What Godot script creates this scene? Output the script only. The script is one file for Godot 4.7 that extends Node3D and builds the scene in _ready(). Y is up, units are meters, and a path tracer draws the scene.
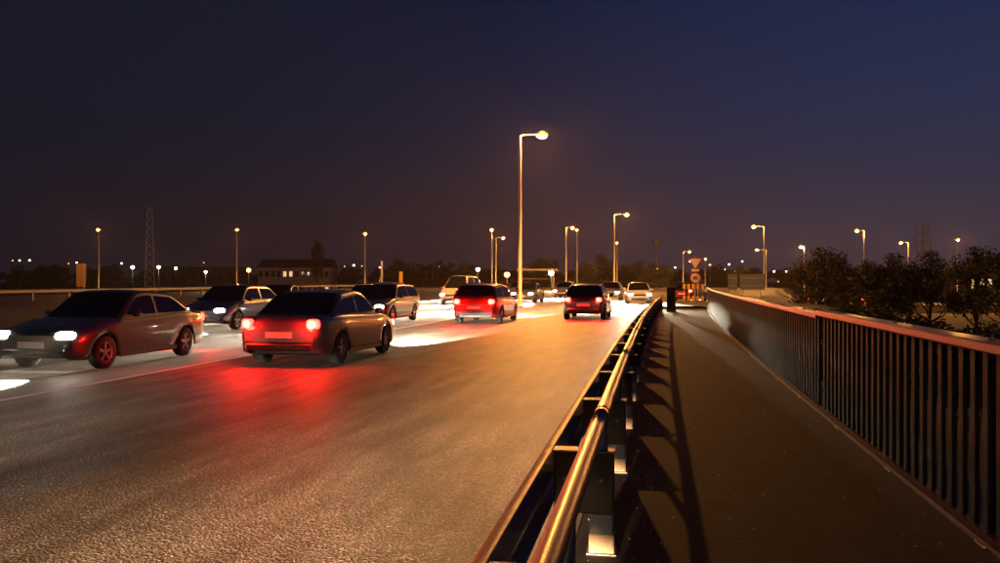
extends Node3D

const EYE := 1.55
const FOCAL := 850.0
var M := {}
var used := {}
var rng := RandomNumberGenerator.new()
var path_x := PackedFloat32Array()
var path_z := PackedFloat32Array()

# ------------------------------------------------------------------ helpers
func lin(r: float, g: float, b: float) -> Color:
	return Color(r, g, b).linear_to_srgb()

func mat(r: float, g: float, b: float, rough := 0.8, metal := 0.0) -> StandardMaterial3D:
	var m := StandardMaterial3D.new()
	m.albedo_color = lin(r, g, b)
	m.roughness = rough
	m.metallic = metal
	return m

func glow(r: float, g: float, b: float, e: float) -> StandardMaterial3D:
	var m := mat(0.6, 0.6, 0.6, 0.3)
	m.emission_enabled = true
	m.emission = lin(r, g, b)
	m.emission_energy_multiplier = e
	return m

func numbered(n: String) -> String:
	if not used.has(n):
		used[n] = 0
		return n
	used[n] += 1
	return "%s_%03d" % [n, used[n]]

func tag(o: Node, label: String, category: String, group := "") -> Node:
	o.set_meta("label", label)
	o.set_meta("category", category)
	if group != "":
		o.set_meta("group", group)
	return o

func thing(called: String, label: String, category: String, at := Vector3.ZERO, turn := 0.0, group := "") -> Node3D:
	var o := Node3D.new()
	o.name = numbered(called)
	add_child(o)
	o.position = at
	o.rotation.y = turn
	tag(o, label, category, group)
	return o

func put(mesh: Mesh, called: String, m: Material, parent: Node, at := Vector3.ZERO, rot := Vector3.ZERO) -> MeshInstance3D:
	var o := MeshInstance3D.new()
	o.mesh = mesh
	o.name = numbered(called) if parent == self else called
	parent.add_child(o, true)
	o.position = at
	o.rotation = rot
	if m:
		o.material_override = m
	return o

func stool() -> SurfaceTool:
	var st := SurfaceTool.new()
	st.begin(Mesh.PRIMITIVE_TRIANGLES)
	return st

func done(st: SurfaceTool) -> ArrayMesh:
	st.generate_normals()
	return st.commit()

func quad(st: SurfaceTool, a: Vector3, b: Vector3, c: Vector3, d: Vector3) -> void:
	for p in [a, b, c, a, c, d]:
		st.add_vertex(p)

# a box with chamfered edges, 44 triangles
func bevel_box(size: Vector3, c := 0.008) -> ArrayMesh:
	var st := stool()
	add_bevel(st, size, c, Transform3D())
	return done(st)

func add_bevel(st: SurfaceTool, size: Vector3, c: float, t: Transform3D) -> void:
	st.set_smooth_group(-1)
	var h := size / 2.0
	var pts := {}
	for sx in [-1, 1]:
		for sy in [-1, 1]:
			for sz in [-1, 1]:
				var k := Vector3(sx, sy, sz)
				pts[[k, 0]] = t * Vector3(sx * h.x, sy * (h.y - c), sz * (h.z - c))
				pts[[k, 1]] = t * Vector3(sx * (h.x - c), sy * h.y, sz * (h.z - c))
				pts[[k, 2]] = t * Vector3(sx * (h.x - c), sy * (h.y - c), sz * h.z)
	var mid := t.origin
	var face := func(a: Vector3, b: Vector3, d: Vector3, e: Vector3):
		var n := (b - a).cross(d - a)
		if n.dot((a + b + d + e) / 4.0 - mid) > 0.0:
			quad(st, a, e, d, b)
		else:
			quad(st, a, b, d, e)
	for ax in 3:
		var u := (ax + 1) % 3
		var v := (ax + 2) % 3
		for s in [-1, 1]:
			var ks := []
			for q in [[-1, -1], [1, -1], [1, 1], [-1, 1]]:
				var k := Vector3.ZERO
				k[ax] = s; k[u] = q[0]; k[v] = q[1]
				ks.append(pts[[k, ax]])
			face.call(ks[0], ks[1], ks[2], ks[3])
	for ax in 3:
		var u := (ax + 1) % 3
		var v := (ax + 2) % 3
		for a in [-1, 1]:
			for b in [-1, 1]:
				var k0 := Vector3.ZERO
				k0[ax] = -1; k0[u] = a; k0[v] = b
				var k1 := k0
				k1[ax] = 1
				face.call(pts[[k0, u]], pts[[k1, u]], pts[[k1, v]], pts[[k0, v]])
	for sx in [-1, 1]:
		for sy in [-1, 1]:
			for sz in [-1, 1]:
				var k := Vector3(sx, sy, sz)
				var a: Vector3 = pts[[k, 0]]
				var b: Vector3 = pts[[k, 1]]
				var d: Vector3 = pts[[k, 2]]
				if (b - a).cross(d - a).dot((a + b + d) / 3.0 - mid) > 0.0:
					st.add_vertex(a); st.add_vertex(d); st.add_vertex(b)
				else:
					st.add_vertex(a); st.add_vertex(b); st.add_vertex(d)

func box(size: Vector3) -> BoxMesh:
	var b := BoxMesh.new()
	b.size = size
	return b

func cyl(r0: float, r1: float, h: float, sides := 12) -> CylinderMesh:
	var c := CylinderMesh.new()
	c.bottom_radius = r0
	c.top_radius = r1
	c.height = h
	c.radial_segments = sides
	c.rings = 1
	return c

func ball(r: float, seg := 16) -> SphereMesh:
	var s := SphereMesh.new()
	s.radius = r
	s.height = r * 2.0
	s.radial_segments = seg
	s.rings = seg / 2
	return s

# a tube along points
func add_tube(st: SurfaceTool, pts: Array, rad: Array, sides := 10) -> void:
	st.set_smooth_group(1)
	var rings := []
	for i in pts.size():
		var d: Vector3 = (pts[mini(i + 1, pts.size() - 1)] - pts[maxi(i - 1, 0)]).normalized()
		var up := Vector3.UP if absf(d.y) < 0.9 else Vector3.RIGHT
		var a := d.cross(up).normalized()
		var b := d.cross(a).normalized()
		var ring := []
		for k in sides:
			var t := TAU * k / sides
			ring.append(pts[i] + (a * cos(t) + b * sin(t)) * rad[i])
		rings.append(ring)
	for i in pts.size() - 1:
		for k in sides:
			var k2 := (k + 1) % sides
			quad(st, rings[i][k], rings[i][k2], rings[i + 1][k2], rings[i + 1][k])
	for e in [0, pts.size() - 1]:
		for k in sides:
			st.add_vertex(pts[e]); st.add_vertex(rings[e][k if e == 0 else (k + 1) % sides]); st.add_vertex(rings[e][(k + 1) % sides if e == 0 else k])

func tube(pts: Array, rad: Array, sides := 10) -> ArrayMesh:
	var st := stool()
	add_tube(st, pts, rad, sides)
	return done(st)

# ------------------------------------------------------------------ the road's own line
func make_path() -> void:
	var x := 0.0
	var z := 0.0
	# backwards 60 m, then forwards 120 m, 0.25 m a step
	var px := []
	var pz := []
	for i in 240:
		px.append(x); pz.append(z)
		var a := 0.172 - 0.0011 * (i * 0.25)
		x -= sin(a) * 0.25
		z -= cos(a) * 0.25
	px.reverse(); pz.reverse()
	x = 0.0; z = 0.0
	for i in 900:
		var a := 0.172 + 0.0011 * (i * 0.25)
		x += sin(a) * 0.25
		z += cos(a) * 0.25
		px.append(x); pz.append(z)
	path_x = PackedFloat32Array(px)
	path_z = PackedFloat32Array(pz)

func heading(s: float) -> float:
	return 0.172 + 0.0011 * s

# a point at lat metres to the right of the road's line, s metres along it
func on(lat: float, s: float, y := 0.0) -> Vector3:
	var f := clampf((s + 60.0) / 0.25 - 0.75, 0.0, path_x.size() - 2.0)
	var i := int(f)
	var k := f - i
	var a := heading(s)
	return Vector3(lerpf(path_x[i], path_x[i + 1], k) + lat * cos(a), y, -(lerpf(path_z[i], path_z[i + 1], k) - lat * sin(a)))

# direction of a photo pixel at depth z gives x and height
func px(x: float, z: float) -> float:
	return (x - 500.0) / FOCAL * z
func py(y: float, z: float) -> float:
	return EYE + (280.0 - y) / FOCAL * z

# a sheet between two lateral lines, with UV in metres
func strip(l0: float, l1: float, s0: float, s1: float, y: float, nl: int, ns: int) -> ArrayMesh:
	var st := stool()
	for i in ns:
		for j in nl:
			var sa := lerpf(s0, s1, float(i) / ns)
			var sb := lerpf(s0, s1, float(i + 1) / ns)
			var la := lerpf(l0, l1, float(j) / nl)
			var lb := lerpf(l0, l1, float(j + 1) / nl)
			for q in [[la, sa], [la, sb], [lb, sb], [la, sa], [lb, sb], [lb, sa]]:
				st.set_uv(Vector2(q[0], q[1]))
				st.set_uv2(Vector2(q[0], q[1]))
				st.add_vertex(on(q[0], q[1], y))
	return done(st)

# a closed profile [lat, y] swept along the road
func sweep(prof: Array, s0: float, s1: float, step := 1.0, smooth := false) -> ArrayMesh:
	var st := stool()
	st.set_smooth_group(1 if smooth else -1)
	var n := maxi(1, int(ceil((s1 - s0) / step)))
	var m := prof.size()
	for i in n:
		var a := lerpf(s0, s1, float(i) / n)
		var b := lerpf(s0, s1, float(i + 1) / n)
		for k in m:
			var p: Vector2 = prof[k]
			var q: Vector2 = prof[(k + 1) % m]
			quad(st, on(p.x, a, p.y), on(p.x, b, p.y), on(q.x, b, q.y), on(q.x, a, q.y))
	var poly := PackedVector2Array(prof)
	var tri := Geometry2D.triangulate_polygon(poly)
	for e in [s0, s1]:
		for k in range(0, tri.size(), 3):
			var o := [tri[k], tri[k + 1], tri[k + 2]]
			if e == s1:
				o.reverse()
			for v in o:
				st.add_vertex(on(poly[v].x, e, poly[v].y))
	return done(st)

# ------------------------------------------------------------------ textures
func grain_image(n: int, sd: int, lo: float, hi: float, tint: Color, spark := 0.02, cell := 1) -> Image:
	var r := RandomNumberGenerator.new()
	r.seed = sd
	var f := FastNoiseLite.new()
	f.seed = sd
	f.frequency = 0.012
	f.fractal_octaves = 4
	var im := Image.create(n, n, false, Image.FORMAT_RGB8)
	# stones of two sizes: one value a cell, cells of one and of two pixels
	var big := PackedFloat32Array()
	var nb := n / cell
	for i in nb * nb:
		big.append(pow(r.randf(), 2.2))
	for y in n:
		for x in n:
			var v := pow(r.randf(), 2.0) * 0.4 + big[(y / cell) * nb + x / cell] * 0.6
			# tiling coarse noise
			var u := TAU * x / n
			var w := TAU * y / n
			var c := f.get_noise_3d(cos(u) * 60.0 + cos(w) * 25.0, sin(u) * 60.0, sin(w) * 60.0) * 0.5 + 0.5
			var t := lerpf(lo, hi, clampf(v * 0.7 + c * 0.3, 0.0, 1.0))
			if r.randf() < spark:
				t *= 1.8
			im.set_pixel(x, y, Color(minf(1, t * tint.r), minf(1, t * tint.g), minf(1, t * tint.b)))
	return im

func noise_tex(sd: int, freq: float, oct: int, c0: Color, c1: Color, n := 512) -> NoiseTexture2D:
	var f := FastNoiseLite.new()
	f.seed = sd
	f.frequency = freq
	f.fractal_octaves = oct
	var g := Gradient.new()
	g.set_color(0, c0)
	g.set_color(1, c1)
	var t := NoiseTexture2D.new()
	t.noise = f
	t.width = n
	t.height = n
	t.seamless = true
	t.color_ramp = g
	return t

func make_materials() -> void:
	# asphalt of the carriageway: pale worn aggregate in dark binder
	var fine := ImageTexture.create_from_image(grain_image(768, 3, 0.22, 0.80, Color(1.0, 0.92, 0.84), 0.03, 2))
	var road := StandardMaterial3D.new()
	road.albedo_texture = fine
	road.uv1_scale = Vector3(0.19, 0.19, 1)
	road.roughness = 0.61
	road.detail_enabled = true
	road.detail_blend_mode = BaseMaterial3D.BLEND_MODE_MUL
	road.detail_albedo = noise_tex(11, 0.02, 5, Color(0.62, 0.6, 0.58), Color(1, 1, 1), 512)
	road.detail_uv_layer = BaseMaterial3D.DETAIL_UV_2
	road.uv2_scale = Vector3(0.21, 0.033, 1)
	road.heightmap_enabled = true
	road.heightmap_texture = fine
	road.heightmap_scale = 0.9
	M.road = road
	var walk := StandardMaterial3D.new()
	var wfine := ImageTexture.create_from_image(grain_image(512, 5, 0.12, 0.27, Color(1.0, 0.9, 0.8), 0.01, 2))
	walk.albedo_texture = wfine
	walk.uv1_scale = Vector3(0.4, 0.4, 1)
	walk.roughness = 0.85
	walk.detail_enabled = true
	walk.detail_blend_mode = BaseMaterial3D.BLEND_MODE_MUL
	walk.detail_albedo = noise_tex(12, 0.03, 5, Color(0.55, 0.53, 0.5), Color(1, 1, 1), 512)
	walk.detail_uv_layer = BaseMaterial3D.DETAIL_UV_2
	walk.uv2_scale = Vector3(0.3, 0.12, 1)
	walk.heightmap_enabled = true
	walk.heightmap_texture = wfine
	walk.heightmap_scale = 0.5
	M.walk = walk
	var grass := mat(1, 1, 1, 0.95)
	grass.albedo_texture = noise_tex(21, 0.05, 5, lin(0.012, 0.016, 0.008), lin(0.06, 0.065, 0.03))
	grass.uv1_triplanar = true
	grass.uv1_world_triplanar = true
	grass.uv1_scale = Vector3(0.06, 0.06, 0.06)
	M.grass = grass
	var conc := mat(1, 1, 1, 0.9)
	conc.albedo_texture = noise_tex(22, 0.03, 5, lin(0.14, 0.125, 0.11), lin(0.3, 0.28, 0.25))
	conc.uv1_triplanar = true
	conc.uv1_world_triplanar = true
	conc.uv1_scale = Vector3(0.7, 0.7, 0.7)
	M.concrete = conc
	var galv := mat(1, 1, 1, 0.5, 0.75)
	galv.albedo_texture = noise_tex(23, 0.04, 5, lin(0.12, 0.10, 0.085), lin(0.36, 0.34, 0.33))
	galv.uv1_triplanar = true
	galv.uv1_world_triplanar = true
	galv.uv1_scale = Vector3(1.4, 1.4, 1.4)
	M.galv = galv
	var pipe := mat(1, 1, 1, 0.34, 0.85)
	pipe.albedo_texture = noise_tex(24, 0.06, 6, lin(0.10, 0.05, 0.03), lin(0.5, 0.4, 0.32))
	pipe.uv1_triplanar = true
	pipe.uv1_world_triplanar = true
	pipe.uv1_scale = Vector3(2.2, 2.2, 2.2)
	M.pipe = pipe
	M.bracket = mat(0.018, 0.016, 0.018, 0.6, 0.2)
	M.post_blue = mat(0.16, 0.18, 0.24, 0.55, 0.3)
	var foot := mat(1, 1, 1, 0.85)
	foot.albedo_texture = noise_tex(25, 0.05, 5, lin(0.34, 0.26, 0.17), lin(0.7, 0.58, 0.42))  # cream of headlight falling on the post feet, put into the colour
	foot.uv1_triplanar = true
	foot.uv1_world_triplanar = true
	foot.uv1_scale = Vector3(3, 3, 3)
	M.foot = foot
	var bar := mat(1, 1, 1, 0.62, 0.0)
	bar.metallic_specular = 0.25
	bar.albedo_texture = noise_tex(26, 0.05, 4, lin(0.010, 0.010, 0.013), lin(0.024, 0.025, 0.031))
	bar.uv1_triplanar = true
	bar.uv1_world_triplanar = true
	bar.uv1_scale = Vector3(1.2, 1.2, 1.2)
	M.bar = bar
	var hand := mat(1, 1, 1, 0.34, 0.25)
	hand.albedo_texture = noise_tex(27, 0.06, 6, lin(0.09, 0.022, 0.013), lin(0.26, 0.08, 0.05))
	hand.uv1_triplanar = true
	hand.uv1_world_triplanar = true
	hand.uv1_scale = Vector3(3.5, 3.5, 3.5)
	M.hand = hand
	M.pole = mat(0.36, 0.35, 0.33, 0.5, 0.3)
	M.dark_metal = mat(0.03, 0.03, 0.032, 0.5, 0.4)
	M.rubber = mat(0.012, 0.012, 0.012, 0.85)
	M.rim = mat(0.35, 0.35, 0.36, 0.35, 0.8)
	M.plastic = mat(0.015, 0.015, 0.016, 0.5)
	M.plate = mat(0.7, 0.7, 0.68, 0.5)
	var glass := mat(0.008, 0.009, 0.011, 0.06)
	M.car_glass = glass
	M.sodium = glow(1.0, 0.37, 0.07, 4.5)
	M.white_lamp = glow(1.0, 0.86, 0.6, 12.0)
	M.headlight = glow(1.0, 0.9, 0.72, 40.0)
	M.taillight = glow(1.0, 0.03, 0.02, 11.0)
	M.indicator = glow(1.0, 0.28, 0.03, 3.0)
	M.lit_window = glow(1.0, 0.66, 0.3, 0.9)
	M.wall_pale = mat(0.3, 0.27, 0.24, 0.9)
	M.brown_panel = mat(0.2, 0.12, 0.065, 0.8)
	M.wall_dark = mat(0.09, 0.08, 0.075, 0.9)
	M.roof = mat(0.06, 0.05, 0.05, 0.9)
	M.sign_white = mat(0.75, 0.73, 0.7, 0.45)
	M.sign_red = mat(0.5, 0.03, 0.025, 0.45)
	M.sign_black = mat(0.01, 0.01, 0.01, 0.5)
	M.sign_green = mat(0.3, 0.36, 0.3, 0.55)
	M.yellow = mat(0.65, 0.36, 0.03, 0.45)
	M.paint = mat(0.5, 0.48, 0.44, 0.7)
	M.bark = mat(0.045, 0.035, 0.026, 0.95)
	var leaf := mat(1, 1, 1, 0.7)
	leaf.vertex_color_use_as_albedo = true
	leaf.cull_mode = BaseMaterial3D.CULL_DISABLED
	leaf.backlight_enabled = true
	leaf.backlight = lin(0.12, 0.14, 0.05)
	M.leaf = leaf

func car_paint(r: float, g: float, b: float) -> StandardMaterial3D:
	var m := mat(r, g, b, 0.35, 0.2)
	m.clearcoat_enabled = true
	m.clearcoat = 1.0
	m.clearcoat_roughness = 0.06
	return m

# ------------------------------------------------------------------ cars
func seg(keys: Array, t: float) -> float:
	if t <= keys[0][0]:
		return keys[0][1]
	for i in keys.size() - 1:
		if t <= keys[i + 1][0]:
			var k: float = (t - keys[i][0]) / (keys[i + 1][0] - keys[i][0])
			return lerpf(keys[i][1], keys[i + 1][1], k * k * (3 - 2 * k) * 0.5 + k * 0.5)
	return keys[keys.size() - 1][1]

# kinds: length, width, height, belt, wheel places, screen and tail profile
const KINDS := {
	"hatchback": {"l": 4.05, "w": 1.76, "h": 1.48, "belt": 0.95, "wf": 0.82, "wr": 3.36, "a": 1.05, "b": 1.85, "c": 3.35, "d": 4.0},
	"saloon": {"l": 4.55, "w": 1.79, "h": 1.44, "belt": 0.94, "wf": 0.88, "wr": 3.58, "a": 1.25, "b": 2.05, "c": 3.15, "d": 3.95},
	"estate": {"l": 4.6, "w": 1.8, "h": 1.5, "belt": 0.96, "wf": 0.9, "wr": 3.65, "a": 1.25, "b": 2.05, "c": 4.05, "d": 4.55},
	"van": {"l": 4.8, "w": 1.9, "h": 1.95, "belt": 1.08, "wf": 0.9, "wr": 3.9, "a": 0.85, "b": 1.75, "c": 4.55, "d": 4.78},
}

func body_mesh(k: Dictionary) -> ArrayMesh:
	var l: float = k.l
	var belt: float = k.belt
	var hw: float = k.w / 2.0
	var top := [[0.0, 0.60], [0.06, 0.70], [0.3, 0.78], [k.a - 0.1, belt - 0.01], [k.a + 0.4, belt], [k.d - 0.5, belt + 0.05], [l - 0.16, belt + 0.02], [l - 0.04, belt - 0.10], [l, belt - 0.22]]
	var wid := [[0.0, hw - 0.24], [0.05, hw - 0.13], [0.22, hw - 0.05], [0.7, hw - 0.005], [1.4, hw], [l - 1.0, hw], [l - 0.3, hw - 0.05], [l - 0.06, hw - 0.13], [l, hw - 0.2]]
	var bot := [[0.0, 0.30], [0.1, 0.22], [0.5, 0.19], [l - 0.5, 0.21], [l - 0.08, 0.28], [l, 0.34]]
	var ts := []
	var t := 0.0
	while t < l:
		ts.append(t)
		var near := minf(absf(t - k.wf), absf(t - k.wr))
		t += 0.03 if t < 0.12 or t > l - 0.15 else (0.055 if near < 0.42 else 0.16)
	ts.append(l)
	var st := stool()
	st.set_smooth_group(1)
	var rows := []
	for q in ts:
		var w := seg(wid, q)
		var y1 := seg(top, q)
		var y0 := seg(bot, q)
		var arch := -1.0
		for c in [k.wf, k.wr]:
			if absf(q - c) < 0.37:
				arch = 0.31 + sqrt(0.37 * 0.37 - (q - c) * (q - c))
		var hmid := (y0 + y1) * 0.5
		var half := [
			Vector2(w * 0.86, y0), Vector2(w * 0.965, y0 + 0.015), Vector2(w * 0.985, y0 + 0.14), Vector2(w * 0.99, maxf(hmid - 0.05, y0 + 0.15)),
			Vector2(w, y1 - 0.26), Vector2(w * 0.985, y1 - 0.12), Vector2(w * 0.965, y1 - 0.06), Vector2(w * 0.90, y1 - 0.012), Vector2(w * 0.55, y1 + 0.018), Vector2(0, y1 + 0.026)]
		var row := []
		for p in half:
			var v: Vector2 = p
			if arch > 0.0:
				v.y = maxf(v.y, arch)
				v.y = minf(v.y, y1 + 0.026) if p.y < arch else v.y
			row.append(v)
		var full := []
		for p in row:
			full.append(Vector3(p.x, p.y, q - l / 2.0))
		for i in range(row.size() - 2, -1, -1):
			full.append(Vector3(-row[i].x, row[i].y, q - l / 2.0))
		rows.append(full)
	for i in rows.size() - 1:
		for j in rows[i].size() - 1:
			quad(st, rows[i][j], rows[i + 1][j], rows[i + 1][j + 1], rows[i][j + 1])
	st.set_smooth_group(-1)
	for e in [0, rows.size() - 1]:
		var r: Array = rows[e]
		var m := r.size()
		for j in m / 2:
			var a: Vector3 = r[j]
			var b: Vector3 = r[j + 1]
			var c: Vector3 = r[m - 2 - j]
			var d: Vector3 = r[m - 1 - j]
			if e == 0:
				quad(st, a, b, c, d)
			else:
				quad(st, d, c, b, a)
	return done(st)

# a shut line: a narrow rubber strip that follows the flank
func seam_mesh(k: Dictionary, t: float, side: int) -> ArrayMesh:
	var st := stool()
	var hw: float = k.w / 2.0
	var y1: float = k.belt
	var ys := [0.30, 0.42, 0.53, y1 - 0.26, y1 - 0.12, y1 - 0.06, y1 - 0.02]
	var xs := [0.983, 0.987, 0.99, 1.0, 0.985, 0.965, 0.915]
	for i in ys.size() - 1:
		var a := Vector3(side * (hw * xs[i] + 0.003), ys[i], t - k.l / 2.0)
		var b := Vector3(side * (hw * xs[i + 1] + 0.003), ys[i + 1], t - k.l / 2.0)
		var w := Vector3(0, 0, 0.005)
		if side > 0:
			quad(st, a - w, a + w, b + w, b - w)
		else:
			quad(st, a + w, a - w, b - w, b + w)
	return done(st)

func roof_y(k: Dictionary, t: float) -> float:
	var keys := [[k.a, k.belt - 0.03], [k.b, k.h - 0.03], [(k.b + k.c) * 0.45, k.h], [k.c, k.h - 0.05], [k.d, k.belt + 0.02]]
	return seg(keys, t)

func side_x(k: Dictionary, y: float) -> float:
	return k.w / 2.0 - 0.06 - (y - k.belt) * 0.34

func cabin_mesh(k: Dictionary) -> ArrayMesh:
	var st := stool()
	st.set_smooth_group(1)
	var rows := []
	var n := 26
	for i in n + 1:
		var t: float = lerpf(k.a, k.d, float(i) / n)
		var r := roof_y(k, t)
		var e := maxf(r - 0.07, k.belt - 0.04)
		var sx := side_x(k, e)
		var half := [Vector2(side_x(k, k.belt - 0.05), k.belt - 0.05), Vector2(sx, e), Vector2(sx - 0.025, lerpf(e, r, 0.55)), Vector2(sx - 0.09, lerpf(e, r, 0.92)), Vector2(sx * 0.5, r + 0.012), Vector2(0, r + 0.02)]
		var full := []
		for p in half:
			full.append(Vector3(p.x, p.y, t - k.l / 2.0))
		for j in range(half.size() - 2, -1, -1):
			full.append(Vector3(-half[j].x, half[j].y, t - k.l / 2.0))
		rows.append(full)
	for i in n:
		for j in rows[i].size() - 1:
			quad(st, rows[i][j], rows[i + 1][j], rows[i + 1][j + 1], rows[i][j + 1])
	return done(st)

func side_glass(k: Dictionary, t0: float, t1: float, side: int) -> ArrayMesh:
	var st := stool()
	var n := 8
	for i in n:
		var q := []
		for u in [float(i) / n, float(i + 1) / n]:
			var t := lerpf(t0, t1, u)
			var lo: float = k.belt + 0.04
			var hi := maxf(roof_y(k, t) - 0.10, lo + 0.01)
			q.append(Vector3(side * (side_x(k, lo) + 0.008), lo, t - k.l / 2.0))
			q.append(Vector3(side * (side_x(k, hi) + 0.008), hi, t - k.l / 2.0))
		if side > 0:
			quad(st, q[0], q[2], q[3], q[1])
		else:
			quad(st, q[0], q[1], q[3], q[2])
	return done(st)

func screen_glass(k: Dictionary, t0: float, t1: float) -> ArrayMesh:
	var st := stool()
	st.set_smooth_group(1)
	var n := 8
	var rows := []
	for i in n + 1:
		var t := lerpf(t0, t1, float(i) / n)
		var r := roof_y(k, t)
		var sx := side_x(k, maxf(r - 0.07, k.belt)) - 0.10
		var row := []
		for j in 7:
			var u := j / 3.0 - 1.0
			row.append(Vector3(u * sx, r + 0.03 - u * u * 0.018, t - k.l / 2.0))
		rows.append(row)
	for i in n:
		for j in 6:
			quad(st, rows[i][j], rows[i][j + 1], rows[i + 1][j + 1], rows[i + 1][j])
	return done(st)

var wheel_meshes := {}
func add_wheel(parent: Node3D, at: Vector3, side: int) -> void:
	if wheel_meshes.is_empty():
		var st := stool()
		st.set_smooth_group(1)
		var prof := [[0.20, -0.095], [0.285, -0.1], [0.305, -0.075], [0.31, 0.0], [0.305, 0.075], [0.285, 0.1], [0.20, 0.095]]
		var n := 24
		for i in n:
			var a := TAU * i / n
			var b := TAU * (i + 1) / n
			for j in prof.size() - 1:
				var p: Array = prof[j]
				var q: Array = prof[j + 1]
				quad(st, Vector3(p[1], p[0] * cos(a), p[0] * sin(a)), Vector3(q[1], q[0] * cos(a), q[0] * sin(a)), Vector3(q[1], q[0] * cos(b), q[0] * sin(b)), Vector3(p[1], p[0] * cos(b), p[0] * sin(b)))
		wheel_meshes.tyre = done(st)
		st = stool()
		for i in n:
			var a := TAU * i / n
			var b := TAU * (i + 1) / n
			quad(st, Vector3(0.085, 0.205 * cos(a), 0.205 * sin(a)), Vector3(0.085, 0.205 * cos(b), 0.205 * sin(b)), Vector3(0.06, 0.17 * cos(b), 0.17 * sin(b)), Vector3(0.06, 0.17 * cos(a), 0.17 * sin(a)))
		for i in 5:
			var tr := Transform3D(Basis(Vector3.RIGHT, TAU * i / 5.0), Vector3.ZERO)
			add_bevel(st, Vector3(0.03, 0.19, 0.055), 0.008, tr * Transform3D(Basis(), Vector3(0.065, 0.09, 0)))
		add_bevel(st, Vector3(0.04, 0.09, 0.09), 0.012, Transform3D(Basis(), Vector3(0.07, 0, 0)))
		wheel_meshes.rim = done(st)
		wheel_meshes.disc = cyl(0.2, 0.2, 0.02, 20)
	var w := Node3D.new()
	w.name = "wheel"
	parent.add_child(w, true)
	w.position = at
	w.rotation.y = 0.0 if side > 0 else PI
	put(wheel_meshes.tyre, "tyre", M.rubber, w)
	put(wheel_meshes.rim, "rim", M.rim, w)
	put(wheel_meshes.disc, "brake_disc", M.dark_metal, w, Vector3(0.02, 0, 0), Vector3(0, 0, PI / 2))

func lamp_pod(sx: float, sy: float, sz: float) -> ArrayMesh:
	# a rounded wedge: ellipsoid squared off
	var st := stool()
	st.set_smooth_group(1)
	var n := 12
	var m := 8
	var f := func(i: int, j: int) -> Vector3:
		var a := TAU * i / n
		var b := PI * j / m - PI / 2
		var c := Vector3(cos(b) * cos(a), sin(b), cos(b) * sin(a))
		return Vector3(signf(c.x) * pow(absf(c.x), 0.6) * sx, signf(c.y) * pow(absf(c.y), 0.6) * sy, signf(c.z) * pow(absf(c.z), 0.6) * sz)
	for i in n:
		for j in m:
			quad(st, f.call(i, j), f.call(i, j + 1), f.call(i + 1, j + 1), f.call(i + 1, j))
	return done(st)

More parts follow.
